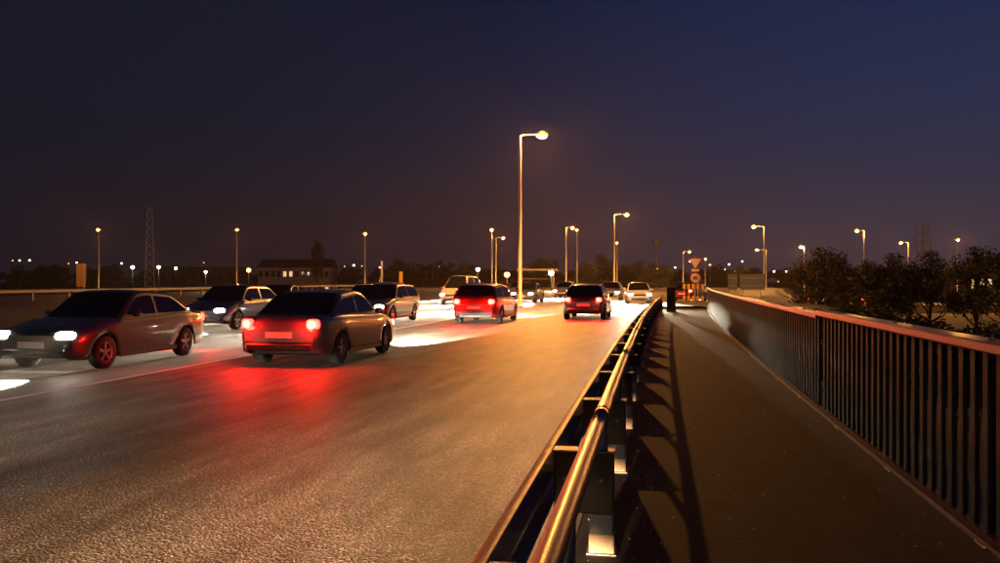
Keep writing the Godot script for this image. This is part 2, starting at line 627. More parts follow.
# forward is -Z; origin on the ground under the middle
func make_car(kind: String, paint: Material, label: String, at: Vector3, turn: float, group: String, beam := 300.0, lamps := true, tint := Color(1.0, 0.93, 0.82), lift := 0.0) -> Node3D:
	var k: Dictionary = KINDS[kind]
	var t := thing(kind + "_car" if kind != "van" else "van", label, "van" if kind == "van" else "car", at, turn, group)
	var hl: float = k.l / 2.0
	var hw: float = k.w / 2.0
	if not M.has(kind):
		M[kind] = {"body": body_mesh(k), "cabin": cabin_mesh(k), "ws": screen_glass(k, k.a + 0.06, k.b - 0.06), "rs": screen_glass(k, k.c + 0.05, k.d - 0.09)}
		var mid: float = lerpf(k.b, k.c, 0.48)
		for s in [-1, 1]:
			M[kind]["f%d" % s] = side_glass(k, k.a + 0.34, mid - 0.05, s)
			M[kind]["r%d" % s] = side_glass(k, mid + 0.05, k.d - 0.32, s)
		M[kind].head = lamp_pod(0.17, 0.075, 0.11)
		M[kind].tail = lamp_pod(0.13, 0.10, 0.07)
	var g: Dictionary = M[kind]
	put(g.body, "body", paint, t)
	put(g.cabin, "roof", paint, t)
	put(g.ws, "windscreen", M.car_glass, t)
	put(g.rs, "rear_window", M.car_glass, t)
	for s in [-1, 1]:
		put(g["f%d" % s], "side_window", M.car_glass, t)
		put(g["r%d" % s], "side_window", M.car_glass, t)
		put(lamp_pod(0.09, 0.06, 0.05), "wing_mirror", paint, t, Vector3(s * (hw + 0.07), k.belt + 0.05, k.a + 0.42 - hl))
		put(bevel_box(Vector3(0.02, 0.025, 0.16), 0.006), "door_handle", M.dark_metal, t, Vector3(s * (hw + 0.002), k.belt - 0.12, lerpf(k.b, k.c, 0.36) - hl))
		for c in [k.a + 0.22, lerpf(k.b, k.c, 0.48), lerpf(k.b, k.c, 0.48) + 0.92]:
			if c < k.wr - 0.1:
				put(seam_mesh(k, c, s), "door_seam", M.rubber, t)
		put(bevel_box(Vector3(0.03, 0.09, k.wr - k.wf - 0.8), 0.008), "sill", M.plastic, t, Vector3(s * (hw - 0.02), 0.235, (k.wf + k.wr) / 2.0 - hl))
		for c in [k.wf, k.wr]:
			add_wheel(t, Vector3(s * (hw - 0.115), 0.31, c - hl), s)
		var h := put(g.head, "headlight", M.headlight if lamps else M.plate, t, Vector3(s * (hw - 0.27), 0.655, -hl + 0.10), Vector3(0, s * -0.35, 0))
		var tl := put(g.tail, "taillight", M.taillight if lamps else M.sign_red, t, Vector3(s * (hw - 0.24), k.belt - 0.12, hl - 0.075), Vector3(0, s * 0.35, 0))
		put(lamp_pod(0.05, 0.03, 0.03), "fog_light", M.rim, t, Vector3(s * (hw - 0.32), 0.36, -hl + 0.06))
		if lamps and beam > 0.0:
			var sp := SpotLight3D.new()
			sp.name = "headlight_beam"
			t.add_child(sp, true)
			sp.position = Vector3(s * (hw - 0.27), 0.655, -hl - 0.03)
			sp.rotation = Vector3(deg_to_rad(-17.0 + lift), 0, 0)
			sp.light_color = tint
			sp.light_energy = beam
			sp.spot_angle = 16.2
			sp.spot_angle_attenuation = 0.12
			sp.spot_range = 120.0
			sp.light_size = 0.07
			sp.shadow_enabled = true
			var om := OmniLight3D.new()
			om.name = "taillight_glow"
			t.add_child(om, true)
			om.position = Vector3(s * (hw - 0.24), k.belt - 0.12, hl + 0.06)
			om.light_color = Color(1.0, 0.10, 0.06)
			om.light_energy = 4.5
			om.omni_range = 40.0
			om.light_size = 0.08
			om.shadow_enabled = true
	put(bevel_box(Vector3(0.95, 0.11, 0.05), 0.015), "grille", M.plastic, t, Vector3(0, 0.62, -hl + 0.012))
	put(bevel_box(Vector3(1.2, 0.10, 0.06), 0.02), "air_intake", M.plastic, t, Vector3(0, 0.36, -hl + 0.01))
	put(bevel_box(Vector3(0.52, 0.115, 0.015), 0.004), "number_plate", M.plate, t, Vector3(0, 0.49, -hl - 0.012))
	put(bevel_box(Vector3(0.52, 0.115, 0.015), 0.004), "number_plate", M.plate, t, Vector3(0, 0.62, hl + 0.006))
	put(bevel_box(Vector3(k.w - 0.5, 0.13, 0.07), 0.025), "rear_bumper", M.plastic, t, Vector3(0, 0.40, hl - 0.005))
	put(bevel_box(Vector3(k.w - 0.5, 0.16, k.l - 0.5), 0.03), "underbody", M.plastic, t, Vector3(0, 0.31, 0))
	put(box(Vector3(k.w - 0.62, 0.3, k.l - 0.6)), "wheel_housing", M.plastic, t, Vector3(0, 0.55, 0))
	return t

# ------------------------------------------------------------------ street lamps
func street_lamp(lx: float, ly: float, pole_x: float, z: float, base_y: float, energy: float, label: String, group := "sodium street lamps") -> Node3D:
	var foot := Vector3(px(pole_x, z), base_y, -z)
	return lamp_at(foot, py(ly, z) - base_y, px(lx, z) - foot.x, energy, label, group)

func lamp_at(foot: Vector3, top: float, dx: float, energy: float, label: String, group := "sodium street lamps") -> Node3D:
	var t := thing("street_lamp", label, "street lamp", foot, 0.0, group)
	var reach := absf(dx)
	var r := 0.075 + top * 0.004
	put(tube([Vector3(0, 0, 0), Vector3(0, 0.9, 0), Vector3(0, 0.92, 0), Vector3(0, top, 0)], [r * 1.35, r * 1.35, r, r * 0.62], 12), "pole", M.pole, t)
	put(bevel_box(Vector3(0.4, 0.06, 0.4), 0.01), "base_plate", M.dark_metal, t, Vector3(0, 0.03, 0))
	var sgn := signf(dx) if reach > 0.05 else 1.0
	if reach > 0.35:
		put(tube([Vector3(0, top - 0.05, 0), Vector3(sgn * 0.15, top + 0.08, 0), Vector3(dx - sgn * 0.2, top + 0.14, 0)], [r * 0.6, r * 0.5, r * 0.45], 10), "arm", M.pole, t)
	var head := Node3D.new()
	head.name = "lamp_head"
	t.add_child(head, true)
	head.position = Vector3(dx if reach > 0.35 else 0.0, top + 0.1, 0)
	var hood := put(lamp_pod(0.40, 0.10, 0.17), "hood", M.pole, head, Vector3(0, 0.06, 0))
	var bowl := put(ball(0.31, 16), "lamp_glass", M.sodium, head, Vector3(sgn * 0.06, -0.03, 0))
	bowl.scale = Vector3(1.15, 0.75, 0.7)
	if energy > 0.0:
		var l := OmniLight3D.new()
		l.name = "lamp_light"
		t.add_child(l, true)
		l.position = head.position + Vector3(sgn * 0.06, -0.28, 0)
		l.light_color = Color(1.0, 0.655, 0.30)
		l.light_energy = energy
		l.omni_range = 150.0
		l.light_size = 0.2
		l.shadow_enabled = true
	return t

func small_lamp(x: float, y: float, z: float, base_y: float, r: float, white: bool, energy: float, label: String, group: String) -> void:
	var foot := Vector3(px(x, z), base_y, -z)
	var t := thing("distant_lamp", label, "lamp", foot, 0.0, group)
	var top := py(y, z) - base_y
	put(cyl(0.09, 0.06, top, 8), "pole", M.dark_metal, t, Vector3(0, top / 2.0, 0))
	put(ball(r, 12), "globe", M.white_lamp if white else M.sodium, t, Vector3(0, top + r * 0.8, 0))
	put(cyl(r * 0.9, r * 0.3, r * 0.35, 10), "cap", M.dark_metal, t, Vector3(0, top + r * 1.75, 0))
	if energy > 0.0:
		var l := OmniLight3D.new()
		l.name = "globe_light"
		t.add_child(l, true)
		l.position = Vector3(0, top + r * 0.8, r + 0.06)
		l.light_color = Color(1.0, 0.9, 0.7) if white else Color(1.0, 0.62, 0.24)
		l.light_energy = energy
		l.omni_range = 100.0
		l.light_size = r
		l.shadow_enabled = true

# ------------------------------------------------------------------ trees
var crowns := []
var trunks := []
func make_tree_meshes() -> void:
	for v in 5:
		var r := RandomNumberGenerator.new()
		r.seed = 100 + v
		# unit tree: 1 high; limbs reach into the crown
		var st := stool()
		add_tube(st, [Vector3(0, 0, 0), Vector3(0.01, 0.25, 0), Vector3(-0.01, 0.55, 0.01), Vector3(0, 0.85, 0)], [0.022, 0.017, 0.011, 0.003], 7)
		var clumps := []
		for i in 15:
			var a := r.randf() * TAU
			var h := r.randf_range(0.28, 0.72)
			var d := r.randf_range(0.10, 0.30) * (1.15 - absf(h - 0.5))
			var tip := Vector3(cos(a) * d, h + r.randf_range(0.06, 0.2), sin(a) * d)
			add_tube(st, [Vector3(0, h * 0.8, 0), Vector3(cos(a) * d * 0.5, h, sin(a) * d * 0.5), tip], [0.009, 0.006, 0.002], 5)
			clumps.append([tip, r.randf_range(0.07, 0.14)])
		clumps.append([Vector3(0, 0.88, 0), 0.10])
		clumps.append([Vector3(0.03, 0.72, 0.02), 0.14])
		trunks.append(done(st))
		st = stool()
		for c in clumps:
			var p0: Vector3 = c[0]
			var rad: float = c[1]
			for i in int(260.0 * rad / 0.1):
				var dir := Vector3(r.randfn(), r.randfn(), r.randfn()).normalized() * rad * pow(r.randf(), 0.45) * r.randf_range(0.75, 1.2)
				dir.y *= 0.8
				var p := p0 + dir
				var a := Vector3(r.randfn(), r.randfn(), r.randfn()).normalized()
				var b := a.cross(Vector3(r.randfn(), r.randfn(), r.randfn())).normalized()
				var sz := r.randf_range(0.008, 0.018)
				var g := r.randf_range(0.7, 1.3)
				st.set_color(Color(0.034 * g, 0.040 * g, 0.018 * g))
				var e := p + a * sz * 2.0
				for q in [p, p + a * sz + b * sz * 0.6, e, p, e, p + a * sz - b * sz * 0.6]:
					st.set_color(Color(0.034 * g, 0.040 * g, 0.018 * g))
					st.add_vertex(q)
		crowns.append(done(st))

func tree(called: String, at: Vector3, h: float, wide: float, v: int, label: String, category: String, group: String) -> void:
	var t := thing(called, label, category, at, v * 1.7 + at.x, group)
	t.scale = Vector3(h * wide, h, h * wide)
	put(trunks[v % 5], "trunk" if category == "tree" else "stem", M.bark, t)
	put(crowns[v % 5], "crown" if category == "tree" else "foliage", M.leaf, t)

func lattice_mast(x: float, z: float, base_y: float, h: float, w0: float, w1: float, label: String) -> void:
	var t := thing("lattice_mast", label, "mast", Vector3(px(x, z), base_y, -z), 0.4)
	var n := int(h / 2.2)
	var corner := func(i: int, y: float) -> Vector3:
		var w := lerpf(w0, w1, y / h) / 2.0
		return Vector3((-w if i == 0 or i == 3 else w), y, (-w if i < 2 else w))
	for i in 4:
		put(tube([corner.call(i, 0.0), corner.call(i, h)], [0.12, 0.09], 6), "leg", M.pole, t)
	for k in n:
		for i in 4:
			var st := stool()
			var j := (i + 1) % 4
			add_tube(st, [corner.call(i, h * k / n), corner.call(j, h * (k + 1) / n)], [0.06, 0.06], 4)
			add_tube(st, [corner.call(j, h * k / n), corner.call(i, h * (k + 1) / n)], [0.06, 0.06], 4)
			put(done(st), "brace", M.pole, t)

func building(x0: float, x1: float, ytop: float, z: float, base_y: float, depth: float, rows: int, cols: int, lit: float, pale: bool, label: String, gable := 0.0) -> void:
	var wx := px(x1, z) - px(x0, z)
	var h := py(ytop, z) - base_y
	var t := thing("building", label, "building", Vector3((px(x0, z) + px(x1, z)) / 2.0, base_y, -z - depth / 2.0))
	put(bevel_box(Vector3(wx, h, depth), 0.05), "wall", M.wall_pale if pale else M.wall_dark, t, Vector3(0, h / 2.0, 0))
	if gable > 0.0:
		var st := stool()
		var a := wx / 2.0 + 0.3
		var d := depth / 2.0 + 0.3
		quad(st, Vector3(-a, h, d), Vector3(-a, h + gable, 0), Vector3(a, h + gable, 0), Vector3(a, h, d))
		quad(st, Vector3(a, h, -d), Vector3(a, h + gable, 0), Vector3(-a, h + gable, 0), Vector3(-a, h, -d))
		for s in [-1, 1]:
			st.add_vertex(Vector3(s * a, h, d)); st.add_vertex(Vector3(s * a, h, -d)); st.add_vertex(Vector3(s * a, h + gable, 0))
		quad(st, Vector3(-a, h + 0.005, d), Vector3(a, h + 0.005, d), Vector3(a, h + 0.005, -d), Vector3(-a, h + 0.005, -d))
		put(done(st), "roof", M.roof, t)
	else:
		put(bevel_box(Vector3(wx + 0.5, 0.35, depth + 0.5), 0.05), "roof", M.roof, t, Vector3(0, h + 0.18, 0))
	for r in rows:
		for c in cols:
			var on_ := rng.randf() < lit
			var w := wx / cols * 0.6
			var wh := h / rows * 0.42
			var o := Node3D.new()
			o.name = "window"
			t.add_child(o, true)
			o.position = Vector3(-wx / 2.0 + wx * (c + 0.5) / cols, h * (r + 0.55) / rows, depth / 2.0)
			put(bevel_box(Vector3(w, wh, 0.06), 0.01), "frame", M.wall_dark, o)
			put(box(Vector3(w * 0.86, wh * 0.86, 0.04)), "pane", M.lit_window if on_ else M.car_glass, o, Vector3(0, 0, 0.025))

# ------------------------------------------------------------------ scene
func sky_image() -> Image:
	var w := 2048
	var h := 1024
	var im := Image.create(w, h, false, Image.FORMAT_RGBF)
	# colours (sRGB, 0..255) at elevation rows for azimuth left, centre, right
	var el := [0.0, 4.0, 7.0, 11.0, 19.0, 45.0, 90.0]
	var left := [[26, 21, 27], [22, 21, 29], [22, 24, 36], [21, 25, 38], [23, 25, 38], [17, 20, 34], [13, 16, 30]]
	var mid := [[47, 34, 41], [43, 34, 42], [36, 34, 47], [26, 31, 52], [19, 27, 51], [15, 20, 40], [13, 16, 30]]
	var right := [[64, 53, 62], [55, 50, 65], [49, 48, 69], [42, 47, 75], [28, 39, 73], [19, 26, 52], [13, 16, 30]]
	var pick := func(tab: Array, e: float) -> Color:
		for i in el.size() - 1:
			if e <= el[i + 1]:
				var k: float = (e - el[i]) / (el[i + 1] - el[i])
				var a: Array = tab[i]
				var b: Array = tab[i + 1]
				return Color(lerpf(a[0], b[0], k) / 255.0, lerpf(a[1], b[1], k) / 255.0, lerpf(a[2], b[2], k) / 255.0).srgb_to_linear()
		return Color(0.004, 0.005, 0.01)
	var row_l := []
	for y in h:
		var e := clampf(90.0 - 180.0 * (y + 0.5) / h, 0.0, 90.0)
		var cl: Color = pick.call(left, e)
		var cm: Color = pick.call(mid, e)
		var cr: Color = pick.call(right, e)
		for x in w:
			var az := wrapf((x + 0.5) / w * 360.0, -180.0, 180.0)
			# twilight is brightest to the right, darkest to the left, joining smoothly behind
			var s := sin(deg_to_rad(clampf(az / 32.0, -1.0, 1.0) * 90.0)) if absf(az) < 90.0 else sin(deg_to_rad(az))
			var c := cm.lerp(cr, s) if s > 0.0 else cm.lerp(cl, -s)
			im.set_pixel(x, y, c)
	# the faint contrail high on the right
	for i in 400:
		var k := i / 399.0
		var sx := lerpf(872.0, 1060.0, k)
		var sy := lerpf(37.0, 15.0, k)
		var az := atan((sx - 500.0) / FOCAL)
		var e := atan((280.0 - sy) / FOCAL * cos(az))
		var xx := posmod(int(az / TAU * w), w)
		var yy := int((0.5 - e / PI) * h)
		var c := im.get_pixel(xx, yy)
		im.set_pixel(xx, yy, c.lerp(Color(0.035, 0.036, 0.062), 0.05 * minf(k * 3.0, 1.0)))
	return im

func _ready() -> void:
	rng.seed = 7
	# ---- camera
	var cam := Camera3D.new()
	cam.name = "camera"
	add_child(cam)
	cam.position = Vector3(0, EYE, 0)
	cam.rotation.x = -atan(1.5 / FOCAL)
	cam.fov = rad_to_deg(2.0 * atan(281.5 / FOCAL))
	cam.near = 0.05
	cam.far = 4000.0
	cam.current = true
	# ---- sky, exposure
	var env := Environment.new()
	env.background_mode = Environment.BG_SKY
	var sky := Sky.new()
	var pan := PanoramaSkyMaterial.new()
	pan.panorama = ImageTexture.create_from_image(sky_image())
	sky.sky_material = pan
	env.sky = sky
	env.tonemap_mode = Environment.TONE_MAPPER_LINEAR
	env.tonemap_exposure = 1.0
	env.sdfgi_enabled = true
	env.ssao_enabled = true
	env.ssil_enabled = true
	env.fog_enabled = true
	env.fog_density = 0.00018
	env.fog_light_color = Color(1, 0.92, 0.84)
	var we := WorldEnvironment.new()
	we.name = "environment"
	we.environment = env
	add_child(we)
	make_path()
	make_materials()
	make_tree_meshes()
	setting()
	near_barrier()
	right_railing()
	left_barrier()
	cars()
	lamps()
	signs()
	background()

func struct(mesh: Mesh, called: String, m: Material, at := Vector3.ZERO) -> MeshInstance3D:
	var o := put(mesh, called, m, self, at)
	o.set_meta("kind", "structure")
	return o

const ROAD_Y := -0.10
const LOW := -4.0

func setting() -> void:
	var g := PlaneMesh.new()
	g.size = Vector2(3000, 3000)
	struct(g, "ground", M.grass, Vector3(0, LOW, -1200))
	# carriageway, widening into a junction ahead
	struct(strip(-44.0, -0.62, -40.0, 50.0, ROAD_Y, 6, 90), "road", M.road)
	struct(strip(-70.0, 9.0, 50.0, 190.0, ROAD_Y - 0.004, 8, 60), "junction", M.road)
	# deck and embankment under it all
	struct(sweep([Vector2(-44.8, -0.12), Vector2(2.5, -0.12), Vector2(2.5, -0.9), Vector2(-2.0, -1.3), Vector2(-44.0, -1.3)], -40.0, 50.0, 4.0), "bridge_deck", M.concrete)
	struct(sweep([Vector2(-70.5, -0.12), Vector2(9.5, -0.12), Vector2(15.0, LOW - 0.1), Vector2(-84.0, LOW - 0.1)], 50.0, 190.0, 6.0), "embankment", M.grass)
	# footway beside the barrier, on a low kerb
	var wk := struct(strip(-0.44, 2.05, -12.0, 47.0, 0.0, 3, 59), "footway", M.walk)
	struct(sweep([Vector2(-0.62, -0.13), Vector2(-0.62, -0.012), Vector2(-0.60, 0.006), Vector2(-0.44, 0.006), Vector2(-0.44, -0.13)], -12.0, 47.0, 1.0), "kerb", M.concrete)
	struct(sweep([Vector2(-0.44, -0.11), Vector2(-0.44, -0.006), Vector2(2.3, -0.006), Vector2(2.3, -0.11)], -12.0, 47.0, 1.0), "footway_slab", M.concrete)
	# loose grit on the footway by the posts and on the gutter
	var st := stool()
	for i in 900:
		var s := 2.5 + 30.0 * pow(rng.randf(), 1.6)
		var lat := -0.42 + absf(rng.randfn(0.0, 0.28)) if i % 3 else rng.randf_range(-0.2, 1.9)
		if lat > 1.85:
			continue
		var r := rng.randf_range(0.003, 0.009)
		var p := on(lat, s, r * 0.4)
		var v := []
		for a in 4:
			v.append(p + Vector3(cos(a * PI / 2 + i) * r, 0, sin(a * PI / 2 + i) * r * rng.randf_range(0.6, 1.2)))
		var top := p + Vector3(0, r * 0.9, 0)
		for a in 4:
			st.add_vertex(v[a]); st.add_vertex(top); st.add_vertex(v[(a + 1) % 4])
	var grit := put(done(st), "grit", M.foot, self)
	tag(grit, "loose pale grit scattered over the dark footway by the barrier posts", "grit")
	grit.set_meta("kind", "stuff")
	# grass verge where the footway ends, below the give way sign
	struct(sweep([Vector2(-1.2, -0.09), Vector2(-0.6, 0.10), Vector2(1.6, 0.14), Vector2(2.6, -0.09)], 47.2, 60.0, 1.0), "verge", M.grass)
	# dividing line between the directions
	struct(strip(-8.84, -8.70, -40.0, 46.0, ROAD_Y + 0.004, 1, 60), "painted_line", M.paint)

func near_barrier() -> void:
	var t := thing("crash_barrier", "rusty steel crash barrier with round handrail between road and dark footway", "barrier")
	var prof := []
	var shape := [[0.0, 0.285], [-0.05, 0.30], [-0.075, 0.335], [-0.072, 0.375], [-0.01, 0.42], [-0.01, 0.455], [-0.072, 0.50], [-0.075, 0.54], [-0.05, 0.575], [0.0, 0.59]]
	for p in shape:
		prof.append(Vector2(-0.55 + p[0], p[1]))
	for i in range(shape.size() - 1, -1, -1):
		prof.append(Vector2(-0.55 + shape[i][0] + 0.008, shape[i][1] - 0.004))
	var bracket := bevel_box(Vector3(0.34, 0.345, 0.11), 0.008)
	var cap := bevel_box(Vector3(0.36, 0.012, 0.13), 0.003)
	var post := bevel_box(Vector3(0.135, 0.115, 0.12), 0.006)
	var foot := bevel_box(Vector3(0.142, 0.115, 0.127), 0.006)
	var stub := cyl(0.033, 0.033, 0.19, 14)
	var plate := bevel_box(Vector3(0.17, 0.012, 0.16), 0.003)
	var bolt := cyl(0.014, 0.012, 0.02, 6)
	for k in range(-6, 18):
		var s := 4.81 + 2.07 * k
		var a := -heading(s)
		var at := func(lat: float, y: float) -> Vector3: return on(lat, s, y)
		put(foot, "headlit_post_foot", M.foot, t, at.call(-0.27, 0.0575), Vector3(0, a, 0))  # low end of the post, coloured as if headlights lit it
		var po := put(post, "post", M.post_blue, t, at.call(-0.27, 0.173), Vector3(0, a, 0))
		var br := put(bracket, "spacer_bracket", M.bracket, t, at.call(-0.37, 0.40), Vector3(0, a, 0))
		put(cap, "cap_plate", M.galv, br, Vector3(0, 0.1785, 0))
		put(bolt, "bolt", M.galv, br, Vector3(-0.1, 0.02, 0.058), Vector3(PI / 2, 0, 0))
		put(bolt, "bolt", M.galv, br, Vector3(0.1, 0.02, 0.058), Vector3(PI / 2, 0, 0))
		put(stub, "rail_stub", M.post_blue, t, at.call(-0.27, 0.665), Vector3(0, a, 0))
		put(plate, "base_plate", M.galv, t, at.call(-0.27, 0.006), Vector3(0, a, 0))
		if k % 2 == 0:
			var s1 := s + 4.14
			put(sweep(prof, s - 0.12, s1 + 0.1, 1.0, true), "beam", M.galv, t)
			var pts := []
			var rad := []
			for i in 9:
				pts.append(on(-0.27, lerpf(s, s1 - 0.004, i / 8.0), 0.785))
				rad.append(0.041)
			put(tube(pts, rad, 16), "handrail", M.pipe, t)
			put(tube([on(-0.27, s - 0.06, 0.785), on(-0.27, s + 0.06, 0.785)], [0.0428, 0.0428], 16), "sleeve", M.pipe, t)

func right_railing() -> void:
	var lat := 1.93
	var bar := bevel_box(Vector3(0.028, 1.02, 0.085), 0.006)
	var spans := [[-6.0, 10.35, 1.20, "dark steel baluster railing with worn reddish handrail along the footway edge", "railing"], [10.37, 46.0, 1.165, "long dark baluster railing past the handrail joint running towards the junction", "railing"]]
	for sp in spans:
		var t := thing("footway_railing", sp[3], sp[4])
		var s0: float = sp[0]
		var s1: float = sp[1]
		var top: float = sp[2]
		var prof := [Vector2(lat - 0.055, top - 0.065), Vector2(lat - 0.062, top - 0.055), Vector2(lat - 0.062, top - 0.012), Vector2(lat - 0.05, top), Vector2(lat + 0.07, top + 0.004), Vector2(lat + 0.082, top - 0.008), Vector2(lat + 0.082, top - 0.065)]
		put(sweep(prof, s0, s1, 1.0), "handrail", M.hand, t)
		put(sweep([Vector2(lat - 0.03, 0.055), Vector2(lat - 0.034, 0.085), Vector2(lat + 0.03, 0.09), Vector2(lat + 0.03, 0.055)], s0 + 0.01, s1 - 0.01, 1.0), "bottom_rail", M.hand, t)
		var s := s0 + 0.1
		var i := 0
		while s < s1 - 0.05:
			var b := put(bar, "baluster", M.bar, t, on(lat, s, 0.085 + (top - 0.15) / 2.0), Vector3(0, -heading(s), 0))
			b.scale.y = (top - 0.15) / 1.02
			s += 0.2
			i += 1
		s = s0 + 1.3
		while s < s1:
			var p := put(bevel_box(Vector3(0.09, top - 0.07, 0.05), 0.006), "post", M.bar, t, on(lat + 0.075, s, (top - 0.07) / 2.0), Vector3(0, -heading(s), 0))
			put(bevel_box(Vector3(0.2, 0.015, 0.16), 0.003), "base_plate", M.galv, p, Vector3(-0.02, -(top - 0.07) / 2.0 + 0.008, 0))
			put(cyl(0.022, 0.018, 0.014, 8), "bolt", M.galv, t, on(lat + 0.02, s, top + 0.008))
			s += 2.0
	# concrete edge kerb under the railing
	struct(sweep([Vector2(1.90, -0.02), Vector2(1.90, 0.018), Vector2(1.91, 0.028), Vector2(2.45, 0.028), Vector2(2.45, -0.9), Vector2(2.05, -0.9)], -12.0, 46.5, 1.0), "edge_kerb", M.concrete)

func left_barrier() -> void:
	var t := thing("crash_barrier", "distant galvanised crash barrier along the far edge of the wide road", "barrier")
	# ground line of the far rail, read at its two ends
	var a := Vector3(-46.0, 0, -27.0)
	var b := Vector3(px(402.0, 165.0), 0, -165.0)
	var dir := (b - a).normalized()
	var length := a.distance_to(b)
	var yaw := atan2(-dir.x, -dir.z)
	var n := 33
	for i in n + 1:
		var p := a.lerp(b, float(i) / n)
		put(bevel_box(Vector3(0.14, 0.82, 0.2), 0.01), "post", M.galv, t, p + Vector3(0, ROAD_Y + 0.41, 0), Vector3(0, yaw, 0))
		if i < n:
			var q := a.lerp(b, (i + 0.5) / n)
			put(bevel_box(Vector3(0.10, 0.30, length / n - 0.012), 0.04), "beam", M.galv, t, q + Vector3(0, ROAD_Y + 0.74, 0) + Basis(Vector3.UP, yaw) * Vector3(0.13, 0, 0), Vector3(0, yaw, 0))

func along(s: float, away: bool) -> float:
	return -heading(s) + (0.0 if away else PI)

func cars() -> void:
	var grey := car_paint(0.09, 0.09, 0.1)
	var silver := car_paint(0.32, 0.33, 0.34)
	var graphite := car_paint(0.03, 0.03, 0.034)
	var black := car_paint(0.01, 0.01, 0.012)
	var red := car_paint(0.22, 0.015, 0.012)
	var white := car_paint(0.6, 0.6, 0.58)
	var blue := car_paint(0.015, 0.03, 0.09)
	var Y := ROAD_Y
	# leaving, tail lights towards us
	make_car("saloon", grey, "dark grey saloon driving away with both red tail lights lit", on(-6.9, 17.0, Y), along(17, true), "cars driving away", 900.0)
	make_car("hatchback", black, "black hatchback driving away in the lane beside the crash barrier", on(-3.3, 37.0, Y), along(37, true), "cars driving away", 900.0)
	make_car("estate", red, "dark red estate driving away ahead of the grey saloon", on(-6.9, 33.0, Y), along(33, true), "cars driving away", 900.0)
	# coming, headlights towards us
	var coming := [
		["saloon", graphite, -10.9, 15.5, "graphite saloon with headlights lit leading the oncoming cars"],
		["hatchback", blue, -14.6, 27.0, "dark blue hatchback with headlights lit in the outer oncoming lane"],
		["estate", black, -10.9, 32.0, "black estate car with headlights lit following the graphite saloon"],
		["saloon", white, -14.6, 40.0, "white saloon with headlights lit behind the dark blue hatchback"],
		["hatchback", blue, -10.9, 47.0, "small blue hatchback with headlights lit behind the black estate car"],
		["van", white, -14.6, 57.0, "white van with headlights lit behind the white saloon"],
		["saloon", grey, -10.9, 62.0, "grey saloon with headlights lit behind the small blue hatchback"],
		["hatchback", silver, -14.6, 75.0, "silver hatchback with headlights lit behind the white van"],
		["saloon", black, -18.3, 38.0, "black saloon with headlights lit in the third oncoming lane"],
		["estate", grey, -18.3, 52.0, "grey estate with headlights lit following the black saloon"],
		["hatchback", white, -10.9, 78.0, "white hatchback with headlights lit at the tail of the oncoming queue"],
		["saloon", silver, -18.3, 70.0, "silver saloon with headlights lit behind the grey estate"],
	]
	for c in coming:
		make_car(c[0], c[1], c[4], on(c[2], c[3], Y), along(c[3], false), "oncoming cars", 900.0)
	# turning in from the side road, lamps straight at the footway
	make_car("hatchback", white, "white hatchback with glaring headlights turning in at the end of the barrier", Vector3(px(638, 60.0), Y, -60.0), PI - 0.10, "oncoming cars", 650.0, true, Color(1.0, 0.93, 0.82), 1.3)
	make_car("estate", silver, "silver estate car waiting behind the turning white hatchback", Vector3(px(611, 70.0), Y, -70.0), PI - 0.2, "oncoming cars", 900.0)
	make_car("saloon", black, "black saloon with red tail lights beyond the round speed sign", Vector3(px(690, 66.0), Y, -66.0), -0.5, "cars driving away", 600.0)
	# behind the viewer, lighting the near lane
	make_car("saloon", silver, "silver saloon approaching along the lane beside the crash barrier", on(-2.5, -13.0, Y), along(-13, true) - 0.02, "", 6000.0, true, Color(1.0, 0.8, 0.6))
	make_car("hatchback", blue, "unseen blue hatchback added to light the left of the road", on(-6.7, -9.0, Y), along(-9, true), "", 1100.0)  # unseen car, added so its headlights brighten the left lanes

